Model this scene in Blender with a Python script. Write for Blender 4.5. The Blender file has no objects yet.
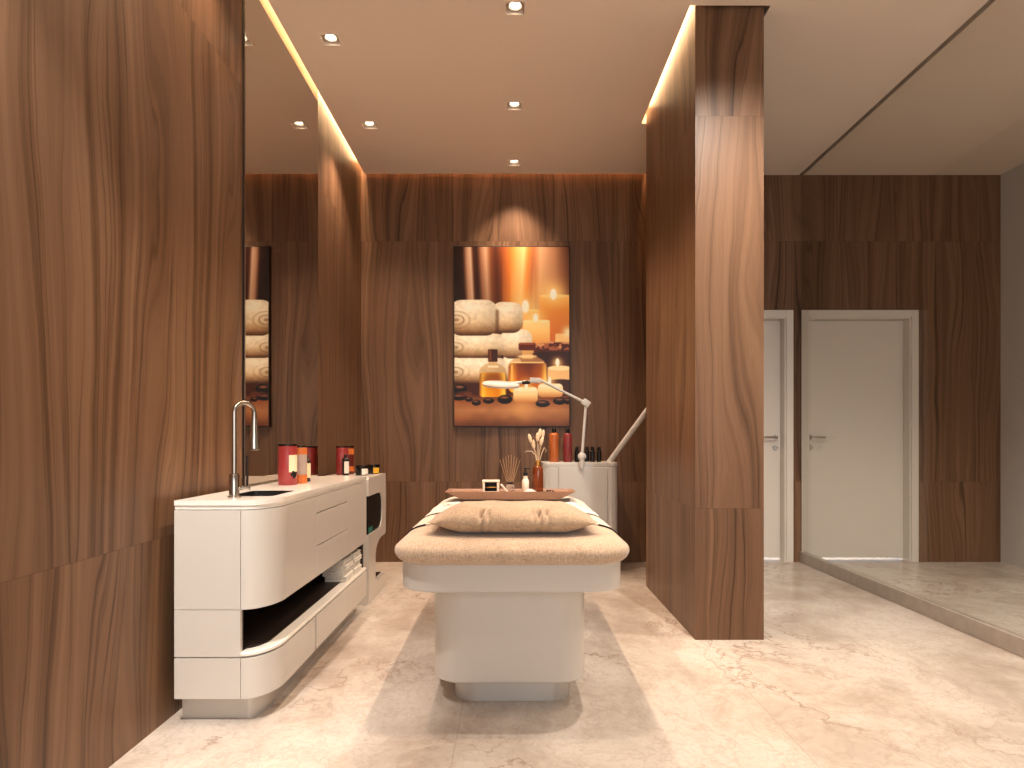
import bpy, bmesh, math, random
import numpy as np
from mathutils import Vector, Matrix
random.seed(7)
C = bpy.context.scene
PI = math.pi
H = 1.07; F = 640.0

# ------------------------------------------------------------------ helpers
def obj(name, bm, m, parent=None, smooth=None, kind=None):
    """link a bmesh (world coordinates) as one mesh object, child of parent"""
    bmesh.ops.recalc_face_normals(bm, faces=bm.faces)
    me = bpy.data.meshes.new(name)
    if parent is not None:
        root = parent
        while root.parent: root = root.parent
        bm.transform(Matrix.Translation(-root.location))
    if smooth:
        for f in bm.faces: f.smooth = True
        for e in bm.edges:
            if len(e.link_faces) == 2 and e.calc_face_angle(0) > math.radians(smooth): e.smooth = False
    bm.to_mesh(me); bm.free()
    me.materials.append(m)
    o = bpy.data.objects.new(name, me); C.collection.objects.link(o)
    if parent is not None: o.parent = parent
    if kind: o['kind'] = kind
    return o

def tag(o, label, cat, group=None):
    o['label'] = label; o['category'] = cat
    if group: o['group'] = group
    return o

def thing(name, label, cat, loc, group=None, rz=0):
    o = bpy.data.objects.new(name, None); C.collection.objects.link(o)
    o.location = loc; o.rotation_euler = (0, 0, rz); o.empty_display_size = .05
    return tag(o, label, cat, group)

def copy_tree(o, loc, label=None, rz=None, mats=None):
    r = o.copy(); C.collection.objects.link(r); r.location = loc
    if rz is not None: r.rotation_euler = (0, 0, rz)
    if label: r['label'] = label
    for ch in o.children:
        c = ch.copy(); C.collection.objects.link(c); c.parent = r
        for g in ch.children:
            d = g.copy(); C.collection.objects.link(d); d.parent = c
    return r

def NB(): return bmesh.new()

def box(bm, x0, x1, y0, y1, z0, z1, bev=0, seg=2):
    r = bmesh.ops.create_cube(bm, size=1)
    vs = r['verts']
    for v in vs:
        v.co.x = x0 if v.co.x < 0 else x1
        v.co.y = y0 if v.co.y < 0 else y1
        v.co.z = z0 if v.co.z < 0 else z1
    if bev:
        es = list({e for v in vs for e in v.link_edges})
        bmesh.ops.bevel(bm, geom=es, offset=bev, segments=seg, affect='EDGES', profile=.5)
    return bm

def BX(*a, **k): return box(NB(), *a, **k)

def loops(bm, rings, cap0=True, cap1=True, closed=True):
    """rings: list of lists of 3D points, same length"""
    R = [[bm.verts.new(p) for p in ring] for ring in rings]
    n = len(R[0])
    for a, b in zip(R, R[1:]):
        for i in range(n if closed else n-1):
            j = (i+1) % n
            bm.faces.new((a[i], a[j], b[j], b[i]))
    if cap0 and closed: bm.faces.new(list(reversed(R[0])))
    if cap1 and closed: bm.faces.new(R[-1])
    return bm

def lathe(bm, c, prof, n=28):
    """prof: [(r,z)...] bottom to top; c=(x,y,z)"""
    rings = [[(c[0]+max(r, 1e-4)*math.cos(2*PI*i/n), c[1]+max(r, 1e-4)*math.sin(2*PI*i/n), c[2]+z) for i in range(n)] for r, z in prof]
    return loops(bm, rings)

def tube(bm, pts, rad, n=12, flat=1.0):
    pts = [Vector(p) for p in pts]
    rr = rad if isinstance(rad, (list, tuple)) else [rad]*len(pts)
    rings = []; up = None
    for i, p in enumerate(pts):
        t = (pts[min(i+1, len(pts)-1)] - pts[max(i-1, 0)]).normalized()
        if up is None:
            up = Vector((0, 0, 1)) if abs(t.z) < .9 else Vector((1, 0, 0))
        a = t.cross(up).normalized(); b = a.cross(t).normalized(); up = b
        rings.append([tuple(p + rr[i]*(math.cos(2*PI*k/n)*a + flat*math.sin(2*PI*k/n)*b)) for k in range(n)])
    return loops(bm, rings)

def rrect(x0, x1, y0, y1, r, z, n=10):
    """rounded rectangle ring"""
    r = max(r, 1e-4); out = []
    for cx, cy, a0 in ((x1-r, y1-r, 0), (x0+r, y1-r, PI/2), (x0+r, y0+r, PI), (x1-r, y0+r, 1.5*PI)):
        for k in range(n+1):
            a = a0 + PI/2*k/n
            out.append((cx+r*math.cos(a), cy+r*math.sin(a), z))
    return out

def rstack(bm, x0, x1, y0, y1, r, lv, n=10):
    """stack of inset rounded rectangles: lv = [(inset, z), ...]"""
    return loops(bm, [rrect(x0+d, x1-d, y0+d, y1-d, r-d, z, n) for d, z in lv])

def prism(bm, poly, axis, a0, a1):
    """poly 2D extruded along axis (0=x: poly is (y,z); 1=y: (x,z); 2=z: (x,y))"""
    def P(p, a):
        return ((a, p[0], p[1]), (p[0], a, p[1]), (p[0], p[1], a))[axis]
    return loops(bm, [[P(p, a0) for p in poly], [P(p, a1) for p in poly]])

def holed(bm, outer, inners, axis, a0, a1):
    """prism of a polygon with holes"""
    def P(p, a):
        return ((a, p[0], p[1]), (p[0], a, p[1]), (p[0], p[1], a))[axis]
    for a in (a0, a1):
        es = []
        for lp in [outer]+inners:
            vs = [bm.verts.new(P(p, a)) for p in lp]
            es += [bm.edges.new((vs[i], vs[(i+1) % len(vs)])) for i in range(len(vs))]
        bmesh.ops.triangle_fill(bm, edges=es, use_beauty=True)
    for lp in [outer]+inners:
        loops(bm, [[P(p, a0) for p in lp], [P(p, a1) for p in lp]], cap0=False, cap1=False)
    bmesh.ops.remove_doubles(bm, verts=bm.verts, dist=1e-5)
    return bm

def ellipsoid(bm, c, rx, ry, rz, n=12, m=8, rot=None):
    r = bmesh.ops.create_uvsphere(bm, u_segments=n, v_segments=m, radius=1)
    M = Matrix.Translation(c) @ (rot or Matrix.Identity(4)) @ Matrix.Diagonal((rx, ry, rz, 1))
    bmesh.ops.transform(bm, matrix=M, verts=r['verts'])
    return bm

# ------------------------------------------------------------------ materials
def lin(c):
    return tuple((v/255/12.92) if v/255 <= .04045 else ((v/255+.055)/1.055)**2.4 for v in c)

class N:
    def __init__(s, name):
        s.m = bpy.data.materials.new(name); s.m.use_nodes = True
        s.t = s.m.node_tree; s.b = s.t.nodes['Principled BSDF']
    def n(s, ty, **k):
        nd = s.t.nodes.new(ty)
        for a, v in k.items(): setattr(nd, a, v)
        return nd
    def put(s, inp, v):
        if isinstance(v, bpy.types.NodeSocket): s.t.links.new(v, inp)
        else: inp.default_value = v
    def math(s, op, a, b=0.0, c=0.0):
        nd = s.n('ShaderNodeMath', operation=op)
        s.put(nd.inputs[0], a); s.put(nd.inputs[1], b)
        if op in ('MULTIPLY_ADD', 'COMPARE', 'SMOOTH_MIN'): s.put(nd.inputs[2], c)
        return nd.outputs[0]
    def xyz(s, x, y, z):
        nd = s.n('ShaderNodeCombineXYZ')
        for i, v in enumerate((x, y, z)): s.put(nd.inputs[i], v)
        return nd.outputs[0]
    def noise(s, vec, scale, detail=3, rough=.5, dist=0):
        nd = s.n('ShaderNodeTexNoise')
        s.put(nd.inputs['Vector'], vec); nd.inputs['Scale'].default_value = scale
        nd.inputs['Detail'].default_value = detail; nd.inputs['Roughness'].default_value = rough
        nd.inputs['Distortion'].default_value = dist
        return nd.outputs['Fac']
    def ramp(s, fac, stops, interp='LINEAR'):
        nd = s.n('ShaderNodeValToRGB'); cr = nd.color_ramp; cr.interpolation = interp
        while len(cr.elements) < len(stops): cr.elements.new(.5)
        for e, (p, c) in zip(cr.elements, stops):
            e.position = p; e.color = (*c, 1) if len(c) == 3 else c
        s.put(nd.inputs[0], fac); return nd.outputs[0]
    def mix(s, fac, a, b, mode='MIX'):
        nd = s.n('ShaderNodeMix', data_type='RGBA', blend_type=mode)
        s.put(nd.inputs[0], fac)
        s.put(nd.inputs[6], a if isinstance(a, bpy.types.NodeSocket) else (*a, 1))
        s.put(nd.inputs[7], b if isinstance(b, bpy.types.NodeSocket) else (*b, 1))
        return nd.outputs[2]
    def bump(s, h, strength, dist=.002):
        nd = s.n('ShaderNodeBump'); nd.inputs['Strength'].default_value = strength
        nd.inputs['Distance'].default_value = dist
        s.put(nd.inputs['Height'], h); s.put(s.b.inputs['Normal'], nd.outputs[0])
    def col(s, c): s.put(s.b.inputs['Base Color'], c if isinstance(c, bpy.types.NodeSocket) else (*c, 1))
    def coords(s):
        tc = s.n('ShaderNodeTexCoord'); sp = s.n('ShaderNodeSeparateXYZ')
        s.t.links.new(tc.outputs['Object'], sp.inputs[0])
        return tc.outputs['Object'], sp.outputs

def simple(name, srgb, rough=.5, metal=0, spec=.5, var=.03, vscale=9, coat=0, trans=0, alpha=1, ior=1.45):
    """plain finish with a faint procedural mottling"""
    w = N(name); P, s = w.coords(); c = lin(srgb)
    f = w.noise(P, vscale, 3)
    w.col(w.mix(f, tuple(v*(1-var) for v in c), tuple(min(1, v*(1+var)) for v in c)))
    w.b.inputs['Roughness'].default_value = rough; w.b.inputs['Metallic'].default_value = metal
    w.b.inputs['Specular IOR Level'].default_value = spec
    w.b.inputs['Coat Weight'].default_value = coat; w.b.inputs['Coat Roughness'].default_value = .08
    w.b.inputs['Transmission Weight'].default_value = trans; w.b.inputs['IOR'].default_value = ior
    return w.m

def walnut(name='walnut_veneer', gain=.79, sheet=.60):
    w = N(name); P, s = w.coords()
    u = w.math('ADD', s[0], s[1]); z = s[2]
    up = w.math('ADD', w.math('GREATER_THAN', z, .70), w.math('GREATER_THAN', z, 2.79))
    uid = w.math('FLOOR', w.math('DIVIDE', u, sheet))
    wn = w.n('ShaderNodeTexWhiteNoise', noise_dimensions='2D')
    w.put(wn.inputs['Vector'], w.xyz(uid, up, 0))
    r = wn.outputs['Value']
    uo = w.math('ADD', u, w.math('MULTIPLY', r, 13.0)); zo = w.math('ADD', z, w.math('MULTIPLY', w.math('ADD', r, up), 9.0))
    broad = w.noise(w.xyz(w.math('MULTIPLY', uo, 3.0), w.math('MULTIPLY', zo, .50), r), 1.0, 1.5, .4)
    wob = w.noise(w.xyz(w.math('MULTIPLY', uo, 10), w.math('MULTIPLY', zo, 2.3), 3.1), 1.0, 2, .5)
    warped = w.math('ADD', w.math('MULTIPLY_ADD', broad, .44, uo), w.math('MULTIPLY', wob, .032))
    streak = w.noise(w.xyz(w.math('MULTIPLY', warped, 23), w.math('MULTIPLY', zo, .22), 0), 1.0, 4, .6)
    wide = w.noise(w.xyz(w.math('MULTIPLY', warped, 9), w.math('MULTIPLY', zo, .15), 7), 1.0, 2, .5)
    fine = w.noise(w.xyz(w.math('MULTIPLY', uo, 300), w.math('MULTIPLY', zo, 5), 0), 1.0, 2, .6)
    # dark hairline growth rings, in irregular groups
    lines = w.noise(w.xyz(w.math('MULTIPLY', warped, 13), w.math('MULTIPLY', zo, .12), 11), 1.0, 2, .5)
    d = w.math('ABSOLUTE', w.math('SUBTRACT', lines, .46))
    ln = w.math('SUBTRACT', 1.0, w.math('MINIMUM', w.math('DIVIDE', d, .022), 1.0))
    ln = w.math('MULTIPLY', ln, w.math('MINIMUM', w.math('MULTIPLY', wide, 1.1), 1.0))
    v = w.math('MULTIPLY_ADD', streak, .60, w.math('MULTIPLY', wide, .40))
    v = w.math('ADD', v, w.math('MULTIPLY', w.math('SUBTRACT', fine, .5), .13))
    v = w.math('SUBTRACT', v, w.math('MULTIPLY', ln, .21))
    g = gain
    c = w.ramp(v, [(.26, (.040*g, .018*g, .0085*g)), (.37, (.120*g, .058*g, .028*g)), (.48, (.205*g, .106*g, .055*g)),
                   (.60, (.272*g, .148*g, .081*g)), (.80, (.37*g, .214*g, .128*g))])
    tint = w.math('MULTIPLY_ADD', r, .16, .90)
    c = w.mix(1.0, c, w.xyz(tint, tint, tint), 'MULTIPLY')
    j2 = w.math('LESS_THAN', w.math('ABSOLUTE', w.math('SUBTRACT', z, .70)), .0012)
    j3 = w.math('LESS_THAN', w.math('ABSOLUTE', w.math('SUBTRACT', z, 2.79)), .0012)
    c = w.mix(w.math('MULTIPLY', w.math('MAXIMUM', j2, j3), .4), c, (.04, .018, .01))
    w.col(c); w.b.inputs['Roughness'].default_value = .40
    w.b.inputs['Specular IOR Level'].default_value = .3
    w.bump(fine, .12, .001)
    return w.m

def marble():
    w = N('cream_marble'); P, s = w.coords()
    X = w.math('ADD', s[0], .2)
    ix = w.math('FLOOR', w.math('DIVIDE', X, 1.2)); iy = w.math('FLOOR', w.math('DIVIDE', w.math('ADD', s[1], .5), 2.4))
    wn = w.n('ShaderNodeTexWhiteNoise', noise_dimensions='2D'); w.put(wn.inputs['Vector'], w.xyz(ix, iy, 0))
    sh = w.math('MULTIPLY', wn.outputs['Value'], 0.04)
    V = w.xyz(w.math('ADD', s[0], sh), w.math('MULTIPLY', w.math('ADD', s[1], sh), .8), sh)
    wrp = w.n('ShaderNodeTexNoise'); w.put(wrp.inputs['Vector'], V); wrp.inputs['Scale'].default_value = 1.6; wrp.inputs['Detail'].default_value = 4
    sc = w.n('ShaderNodeVectorMath', operation='SCALE'); w.put(sc.inputs[0], wrp.outputs['Color']); sc.inputs['Scale'].default_value = .42
    ad = w.n('ShaderNodeVectorMath', operation='ADD'); w.put(ad.inputs[0], V); w.put(ad.inputs[1], sc.outputs[0])
    V2 = ad.outputs[0]
    def vein(scale, wd, det=4):
        a = w.noise(V2, scale, det, .6)
        d = w.math('ABSOLUTE', w.math('SUBTRACT', a, .5))
        return w.math('SUBTRACT', 1.0, w.math('MINIMUM', w.math('DIVIDE', d, wd), 1.0))
    cloud = w.noise(V2, 1.7, 5, .62)
    base = w.ramp(cloud, [(.28, (.34, .265, .21)), (.44, (.50, .42, .35)), (.56, (.61, .535, .46)), (.8, (.70, .63, .56))])
    v1 = vein(1.5, .009, 8); v2 = vein(4.2, .020, 7); v3 = vein(9.5, .030, 5); m1 = w.noise(V, 1.1, 2)
    mask = w.math('MINIMUM', w.math('MAXIMUM', w.math('MULTIPLY', w.math('SUBTRACT', m1, .42), 6), 0), 1)
    c = w.mix(w.math('MULTIPLY', w.math('MULTIPLY', v1, mask), .8), base, (.26, .17, .12))
    c = w.mix(w.math('MULTIPLY', w.math('MULTIPLY', v2, m1), .42), c, (.30, .20, .14))
    c = w.mix(w.math('MULTIPLY', w.math('MULTIPLY', v3, cloud), .45), c, (.36, .26, .19))
    sp = w.noise(V, 55, 4, .7); c = w.mix(w.math('MULTIPLY', w.math('MAXIMUM', w.math('SUBTRACT', sp, .5), 0), 1.6), c, (.40, .30, .22))
    fx = w.math('FRACT', w.math('DIVIDE', X, 1.2)); fy = w.math('FRACT', w.math('DIVIDE', w.math('ADD', s[1], .5), 2.4))
    j = w.math('MAXIMUM', w.math('LESS_THAN', fx, .0022), w.math('LESS_THAN', fy, .0022))
    c = w.mix(w.math('MULTIPLY', j, .45), c, (.25, .19, .15))
    w.col(c)
    w.put(w.b.inputs['Roughness'], w.math('MULTIPLY_ADD', cloud, .12, .19))
    w.b.inputs['Specular IOR Level'].default_value = .45
    return w.m

def linen(name, c0, c1, sc=420):
    w = N(name); P, s = w.coords()
    a = w.noise(w.xyz(w.math('MULTIPLY', s[0], sc), w.math('MULTIPLY', s[1], sc*.15), w.math('MULTIPLY', s[2], sc*.15)), 1, 2)
    b = w.noise(w.xyz(w.math('MULTIPLY', s[0], sc*.15), w.math('MULTIPLY', s[1], sc), w.math('MULTIPLY', s[2], sc)), 1, 2)
    big = w.noise(P, 14, 3)
    v = w.math('MULTIPLY_ADD', w.math('ADD', a, b), .42, w.math('MULTIPLY', big, .16))
    w.col(w.ramp(v, [(.36, lin(c0)), (.62, lin(c1))]))
    w.b.inputs['Roughness'].default_value = .9; w.b.inputs['Specular IOR Level'].default_value = .15
    w.b.inputs['Sheen Weight'].default_value = .25
    w.bump(w.math('ADD', a, b), .35, .0012)
    return w.m

def emit(name, rgb, st):
    w = N(name); w.col((.8, .8, .8))
    w.b.inputs['Emission Color'].default_value = (*rgb, 1); w.b.inputs['Emission Strength'].default_value = st
    return w.m

WOOD = walnut()
MARBLE = marble()
PLASTER = simple('beige_ceiling_plaster', (236, 218, 200), .85, spec=.2, var=.015, vscale=3)
GREYPL = simple('pale_plaster', (205, 200, 192), .8, spec=.2)
LACQ = simple('warm_white_lacquer', (206, 198, 188), .28, coat=.25, var=.01)
COUNTER = simple('white_solid_surface', (240, 233, 222), .18, coat=.3, var=.015)
GREYW = simple('pale_grey_enamel', (200, 196, 189), .35, coat=.2, var=.01)
PLINTHM = simple('satin_silver_kickboard', (196, 190, 182), .35, metal=.35)
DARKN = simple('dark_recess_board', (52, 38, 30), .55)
CHROME = simple('brushed_steel', (178, 170, 160), .16, metal=1, var=.02)
BLACK = simple('black_plastic', (16, 15, 15), .3, var=.1)
BLACKG = simple('black_gloss_glass', (14, 13, 12), .45, spec=.15)
MIRROR = simple('tinted_mirror', (208, 200, 190), .004, metal=1, var=0)
DOORM = simple('off_white_door_paint', (222, 214, 203), .42, var=.012, vscale=4)
WHITEC = linen('white_towelling', (206, 196, 182), (232, 224, 210), 240)
LINEN = linen('beige_linen', (164, 138, 114), (216, 190, 162))
LINENP = linen('tan_linen', (156, 130, 104), (204, 176, 146))
RUNM = linen('oatmeal_runner_cloth', (206, 184, 160), (232, 214, 194), 300)
PIPING = simple('charcoal_piping', (30, 26, 25), .8)
TRAYM = simple('pale_brown_wood_tray', (150, 112, 90), .45, var=.12, vscale=24)
RED = simple('deep_red_tin', (150, 50, 50), .35, coat=.2, var=.05)
ORANGE = simple('orange_print', (206, 112, 50), .38, var=.08, vscale=40)
GREYTIN = simple('warm_grey_tin', (176, 158, 146), .4)
CREAM = simple('cream_paper_label', (240, 218, 180), .7)
LIDM = simple('dark_metal_lid', (50, 42, 38), .22, metal=.8)
YELLOW = simple('yellow_paper_label', (222, 168, 40), .65)
WHITEL = simple('white_paper_label', (236, 226, 214), .7)
AMBER = simple('amber_brown_glass', (150, 70, 26), .08, coat=.4, trans=.55, var=.05)
GOLD = simple('brass_collar', (196, 144, 72), .25, metal=.9)
STRAW = simple('dried_straw', (224, 196, 160), .85, var=.12, vscale=60)
REED = simple('rattan_reed', (214, 170, 124), .85)
LOTION = simple('milky_lotion_plastic', (240, 222, 200), .3)
CLEARJ = simple('clear_jar_glass', (236, 226, 214), .05, trans=.8, var=0)
TEAL = simple('teal_carton', (20, 110, 96), .5)
FRAMEM = simple('dark_picture_edge', (26, 15, 11), .45)
RUBBER = simple('black_steel_basin', (26, 25, 25), .3, metal=.3)
PEB = simple('dark_pebble', (44, 34, 30), .4)
LED = emit('warm_led_tape', (1, .65, .34), 78)
LEDB = emit('warm_led_tape_dim', (1, .50, .20), 75)
LAMPM = emit('warm_lamp_disc', (1, .86, .66), 14)
GLASS = N('clear_partition_glass')
_tr = GLASS.n('ShaderNodeBsdfTransparent'); _tr.inputs[0].default_value = (.97, .975, .97, 1)
_gl = GLASS.n('ShaderNodeBsdfGlossy'); _gl.inputs['Roughness'].default_value = .01
_lw = GLASS.n('ShaderNodeLayerWeight'); _lw.inputs[0].default_value = .5
_fv = GLASS.math('MULTIPLY_ADD', GLASS.math('POWER', _lw.outputs['Facing'], 5.0), .9, .03)
_mx = GLASS.n('ShaderNodeMixShader'); GLASS.t.links.new(_fv, _mx.inputs[0]); GLASS.t.links.new(_tr.outputs[0], _mx.inputs[1]); GLASS.t.links.new(_gl.outputs[0], _mx.inputs[2])
GLASS.t.links.new(_mx.outputs[0], GLASS.t.nodes['Material Output'].inputs[0]); GLASS = GLASS.m

# ------------------------------------------------------------------ room shell
XL = -1.313; YB = 5.567; ZC = 3.366; ZT = 3.50; YF = -2.2; XR = 4.25
PX0, PX1, PY0, PY1 = .976, 1.341, 3.408, 4.657       # fin wall
RX = 1.172                                            # wall behind the fin
XG = 2.497                                            # glass line

obj('floor', BX(XL-.1, XR+.1, YF-.1, YB+.4, -.1, 0), MARBLE, kind='structure')
obj('wall_left', BX(XL-.1, XL, YF, YB+.1, 0, ZT), WOOD, kind='structure')
# back wall with two door openings
D1 = (1.47, 2.383); D2 = (2.575, 3.47); DZ = 2.13
bm = NB(); box(bm, XL, D1[0], YB, YB+.12, 0, ZT); box(bm, D1[1], D2[0], YB, YB+.12, 0, ZT); box(bm, D2[1], XR, YB, YB+.12, 0, ZT)
box(bm, D1[0], D1[1], YB, YB+.12, DZ, ZT); box(bm, D2[0], D2[1], YB, YB+.12, DZ, ZT)
obj('wall_back', bm, WOOD, kind='structure')
# fin wall + the return wall behind it
fin = prism(NB(), [(PX0, PY0), (PX1, PY0), (PX1, YB), (RX, YB), (RX, PY1), (PX0, PY1)], 2, 0, ZT)
obj('wall_partition', fin, WOOD, kind='structure')
obj('wall_right', BX(XR, XR+.1, YF, YB, 0, ZT), GREYPL, kind='structure')
# wall behind the camera, with a big daylight window
WX0, WX1, WZ0, WZ1 = -.9, 2.6, .5, 2.7
bm = NB(); box(bm, XL, WX0, YF-.1, YF, 0, ZT); box(bm, WX1, XR, YF-.1, YF, 0, ZT); box(bm, WX0, WX1, YF-.1, YF, 0, WZ0); box(bm, WX0, WX1, YF-.1, YF, WZ1, ZT)
obj('wall_front', bm, GREYPL, kind='structure')
bm = NB()
for x in (WX0, WX0+(WX1-WX0)/3, WX0+2*(WX1-WX0)/3, WX1-.05): box(bm, x, x+.05, YF-.08, YF-.03, WZ0, WZ1)
box(bm, WX0, WX1, YF-.08, YF-.03, WZ0, WZ0+.05); box(bm, WX0, WX1, YF-.08, YF-.03, WZ1-.05, WZ1)
obj('window_1', bm, DOORM, kind='structure')
# ceiling: slab with coves and holes for the fittings
DL_C = [(.017, y) for y in (5.32, 4.41, 3.41, 2.41, 1.41, .41)]
DL_L = [(-1.042, y) for y in (4.68, 3.68, 2.68, 1.68, .68)]
DL_R = [(1.22, 2.25), (1.60, 1.20), (2.05, .30), (3.3, 2.8), (2.0, 3.05)]  # last entry is an unseen lamp added to brighten the corridor
HH = .05
holes = [(x-HH, x+HH, y-HH, y+HH) for x, y in DL_C+DL_L+DL_R]
def solid(x, y):
    if x < XL+.035 or y > YB-.028 and x < RX: return False
    if PX0-.032 < x < PX1+.03 and PY0-.018 < y < PY1+.0: return False
    if RX-.024 < x < PX1+.03 and y >= PY1: return False
    if abs(x-XG-.018) < .018: return False
    for a in holes:
        if a[0] < x < a[1] and a[2] < y < a[3]: return False
    return True
xs = sorted({XL, XL+.035, PX0-.032, PX1+.03, RX, RX-.024, XG, XG+.036, XR} | {a for h in holes for a in h[:2]})
ys = sorted({YF, YB, YB-.028, PY0-.018, PY1} | {a for h in holes for a in h[2:]})
G = [[solid((xs[i]+xs[i+1])/2, (ys[j]+ys[j+1])/2) for j in range(len(ys)-1)] for i in range(len(xs)-1)]
bm = NB(); VV = {}
def gv(i, j, k):
    key = (i, j, k)
    if key not in VV: VV[key] = bm.verts.new((xs[i], ys[j], ZC if k == 0 else ZC+.085))
    return VV[key]
g = lambda i, j: 0 <= i < len(xs)-1 and 0 <= j < len(ys)-1 and G[i][j]
for i in range(len(xs)-1):
    for j in range(len(ys)-1):
        if not G[i][j]: continue
        for k in (0, 1): bm.faces.new((gv(i, j, k), gv(i+1, j, k), gv(i+1, j+1, k), gv(i, j+1, k)))
        if not g(i-1, j): bm.faces.new((gv(i, j, 0), gv(i, j+1, 0), gv(i, j+1, 1), gv(i, j, 1)))
        if not g(i+1, j): bm.faces.new((gv(i+1, j, 0), gv(i+1, j+1, 0), gv(i+1, j+1, 1), gv(i+1, j, 1)))
        if not g(i, j-1): bm.faces.new((gv(i, j, 0), gv(i+1, j, 0), gv(i+1, j, 1), gv(i, j, 1)))
        if not g(i, j+1): bm.faces.new((gv(i, j+1, 0), gv(i+1, j+1, 0), gv(i+1, j+1, 1), gv(i, j+1, 1)))
box(bm, XL-.1, XR+.1, YF-.1, YB+.12, ZT, ZT+.08)
obj('ceiling', bm, PLASTER, kind='structure')

# LED tapes lying in the coves
def led(x0, x1, y0, y1, label, m=LED):
    t = obj('led_strip', BX(x0, x1, y0, y1, ZT-.012, ZT-.002), m); return tag(t, label, 'light strip', None)
led(XL+.008, XL+.030, .3, YB-.03, 'long glowing LED strip in the ceiling cove above the left mirror wall')
led(PX0-.026, PX0-.006, PY0+.01, PY1-.01, 'glowing LED strip in the cove beside the walnut partition wall')
led(XL+.05, RX-.03, YB-.016, YB-.004, 'glowing LED strip in the cove along the back wall', LEDB)
led(RX-.016, RX-.004, PY1+.25, YB-.03, 'short glowing LED strip in the cove at the right end of the back wall', LEDB)

# downlights
dl0 = None
def downlight(x, y, label):
    global dl0
    if dl0 is None:
        t = thing('downlight', label, 'ceiling light', (x, y, ZC), 'recessed square downlights')
        bm = NB(); holed(bm, [(x-.061, y-.061), (x+.061, y-.061), (x+.061, y+.061), (x-.061, y+.061)],
                         [[(x-.049, y-.049), (x+.049, y-.049), (x+.049, y+.049), (x-.049, y+.049)]], 2, ZC-.004, ZC)
        obj('trim_frame', bm, PLASTER, t)
        bm = NB(); q = .0485
        rings = [[(x+sx*q, y+sy*q, ZC+z) for sx, sy in ((-1, -1), (1, -1), (1, 1), (-1, 1))] for z in (-.003, .055)]
        loops(bm, rings, cap0=False)
        obj('housing', bm, PLASTER, t)
        bm = NB(); n = 28
        rings = [[(x+r*math.cos(2*PI*i/n), y+r*math.sin(2*PI*i/n), ZC+z) for i in range(n)] for r, z in ((.036, .054), (.037, .014), (.037, .010), (.033, .010), (.025, .022))]
        loops(bm, rings, cap0=False, cap1=False)
        obj('lamp_ring', bm, DOORM, t, smooth=50)
        obj('lamp', lathe(NB(), (x, y, ZC+.020), [(.0255, 0), (.0255, .004)]), LAMPM, t)
        dl0 = t; return t
    return copy_tree(dl0, (x, y, ZC), label)
LB = {0: 'square downlight nearest the picture on the back wall', 1: 'middle square downlight of the centre ceiling row above the bed',
      2: 'square downlight at the top edge of the photo above the bed'}
for i, (x, y) in enumerate(DL_C): downlight(x, y, LB.get(i, 'square downlight of the centre row behind the viewer'))
for i, (x, y) in enumerate(DL_L): downlight(x, y, {0: 'square downlight near the mirror, farther one of the left pair', 1: 'square downlight near the mirror, nearer one of the left pair'}.get(i, 'square downlight of the left row behind the viewer'))
for x, y in DL_R: downlight(x, y, 'unseen square downlight lighting the walnut partition wall and the corridor')

def spot(x, y, w, size=95, blend=.5, tilt=(0, 0), col=(1, .76, .57), z=ZC-.006, r=.03):
    l = bpy.data.lights.new('downlight_beam', 'SPOT'); l.energy = w; l.color = col
    l.spot_size = math.radians(size); l.spot_blend = blend; l.shadow_soft_size = r
    o = bpy.data.objects.new('downlight_beam', l); C.collection.objects.link(o); o.location = (x, y, z)
    o.rotation_euler = (math.radians(tilt[0]), math.radians(tilt[1]), 0); return o
for i, (x, y) in enumerate(DL_C): spot(x, y, (118, 108, 94, 100, 8, 8)[i], 92 if i else 86, .5 if i else .8)
for i, (x, y) in enumerate(DL_L): spot(x, y, (75, 56, 36, 60, 480)[i], (105, 105, 105, 90, 34)[i], .7, (0, 0) if i < 3 else (10, 0) if i == 3 else (31, 3), (1, .75, .56) if i < 3 else (1, .95, .90))
for i, (x, y) in enumerate(DL_R): spot(x, y, (330, 30, 50, 200, 120)[i], 96 if i == 0 else 112, 1 if i == 0 else .7, (26, 0) if i == 0 else (0, 0), (1, .88, .76))

# daylight through the window behind the camera
l = bpy.data.lights.new('daylight', 'AREA'); l.shape = 'RECTANGLE'; l.size = WX1-WX0; l.size_y = WZ1-WZ0; l.energy = 85; l.color = (1, .97, .95)
o = bpy.data.objects.new('daylight', l); C.collection.objects.link(o); o.location = ((WX0+WX1)/2, YF-.25, (WZ0+WZ1)/2); o.rotation_euler = (math.radians(90), 0, 0)

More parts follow.
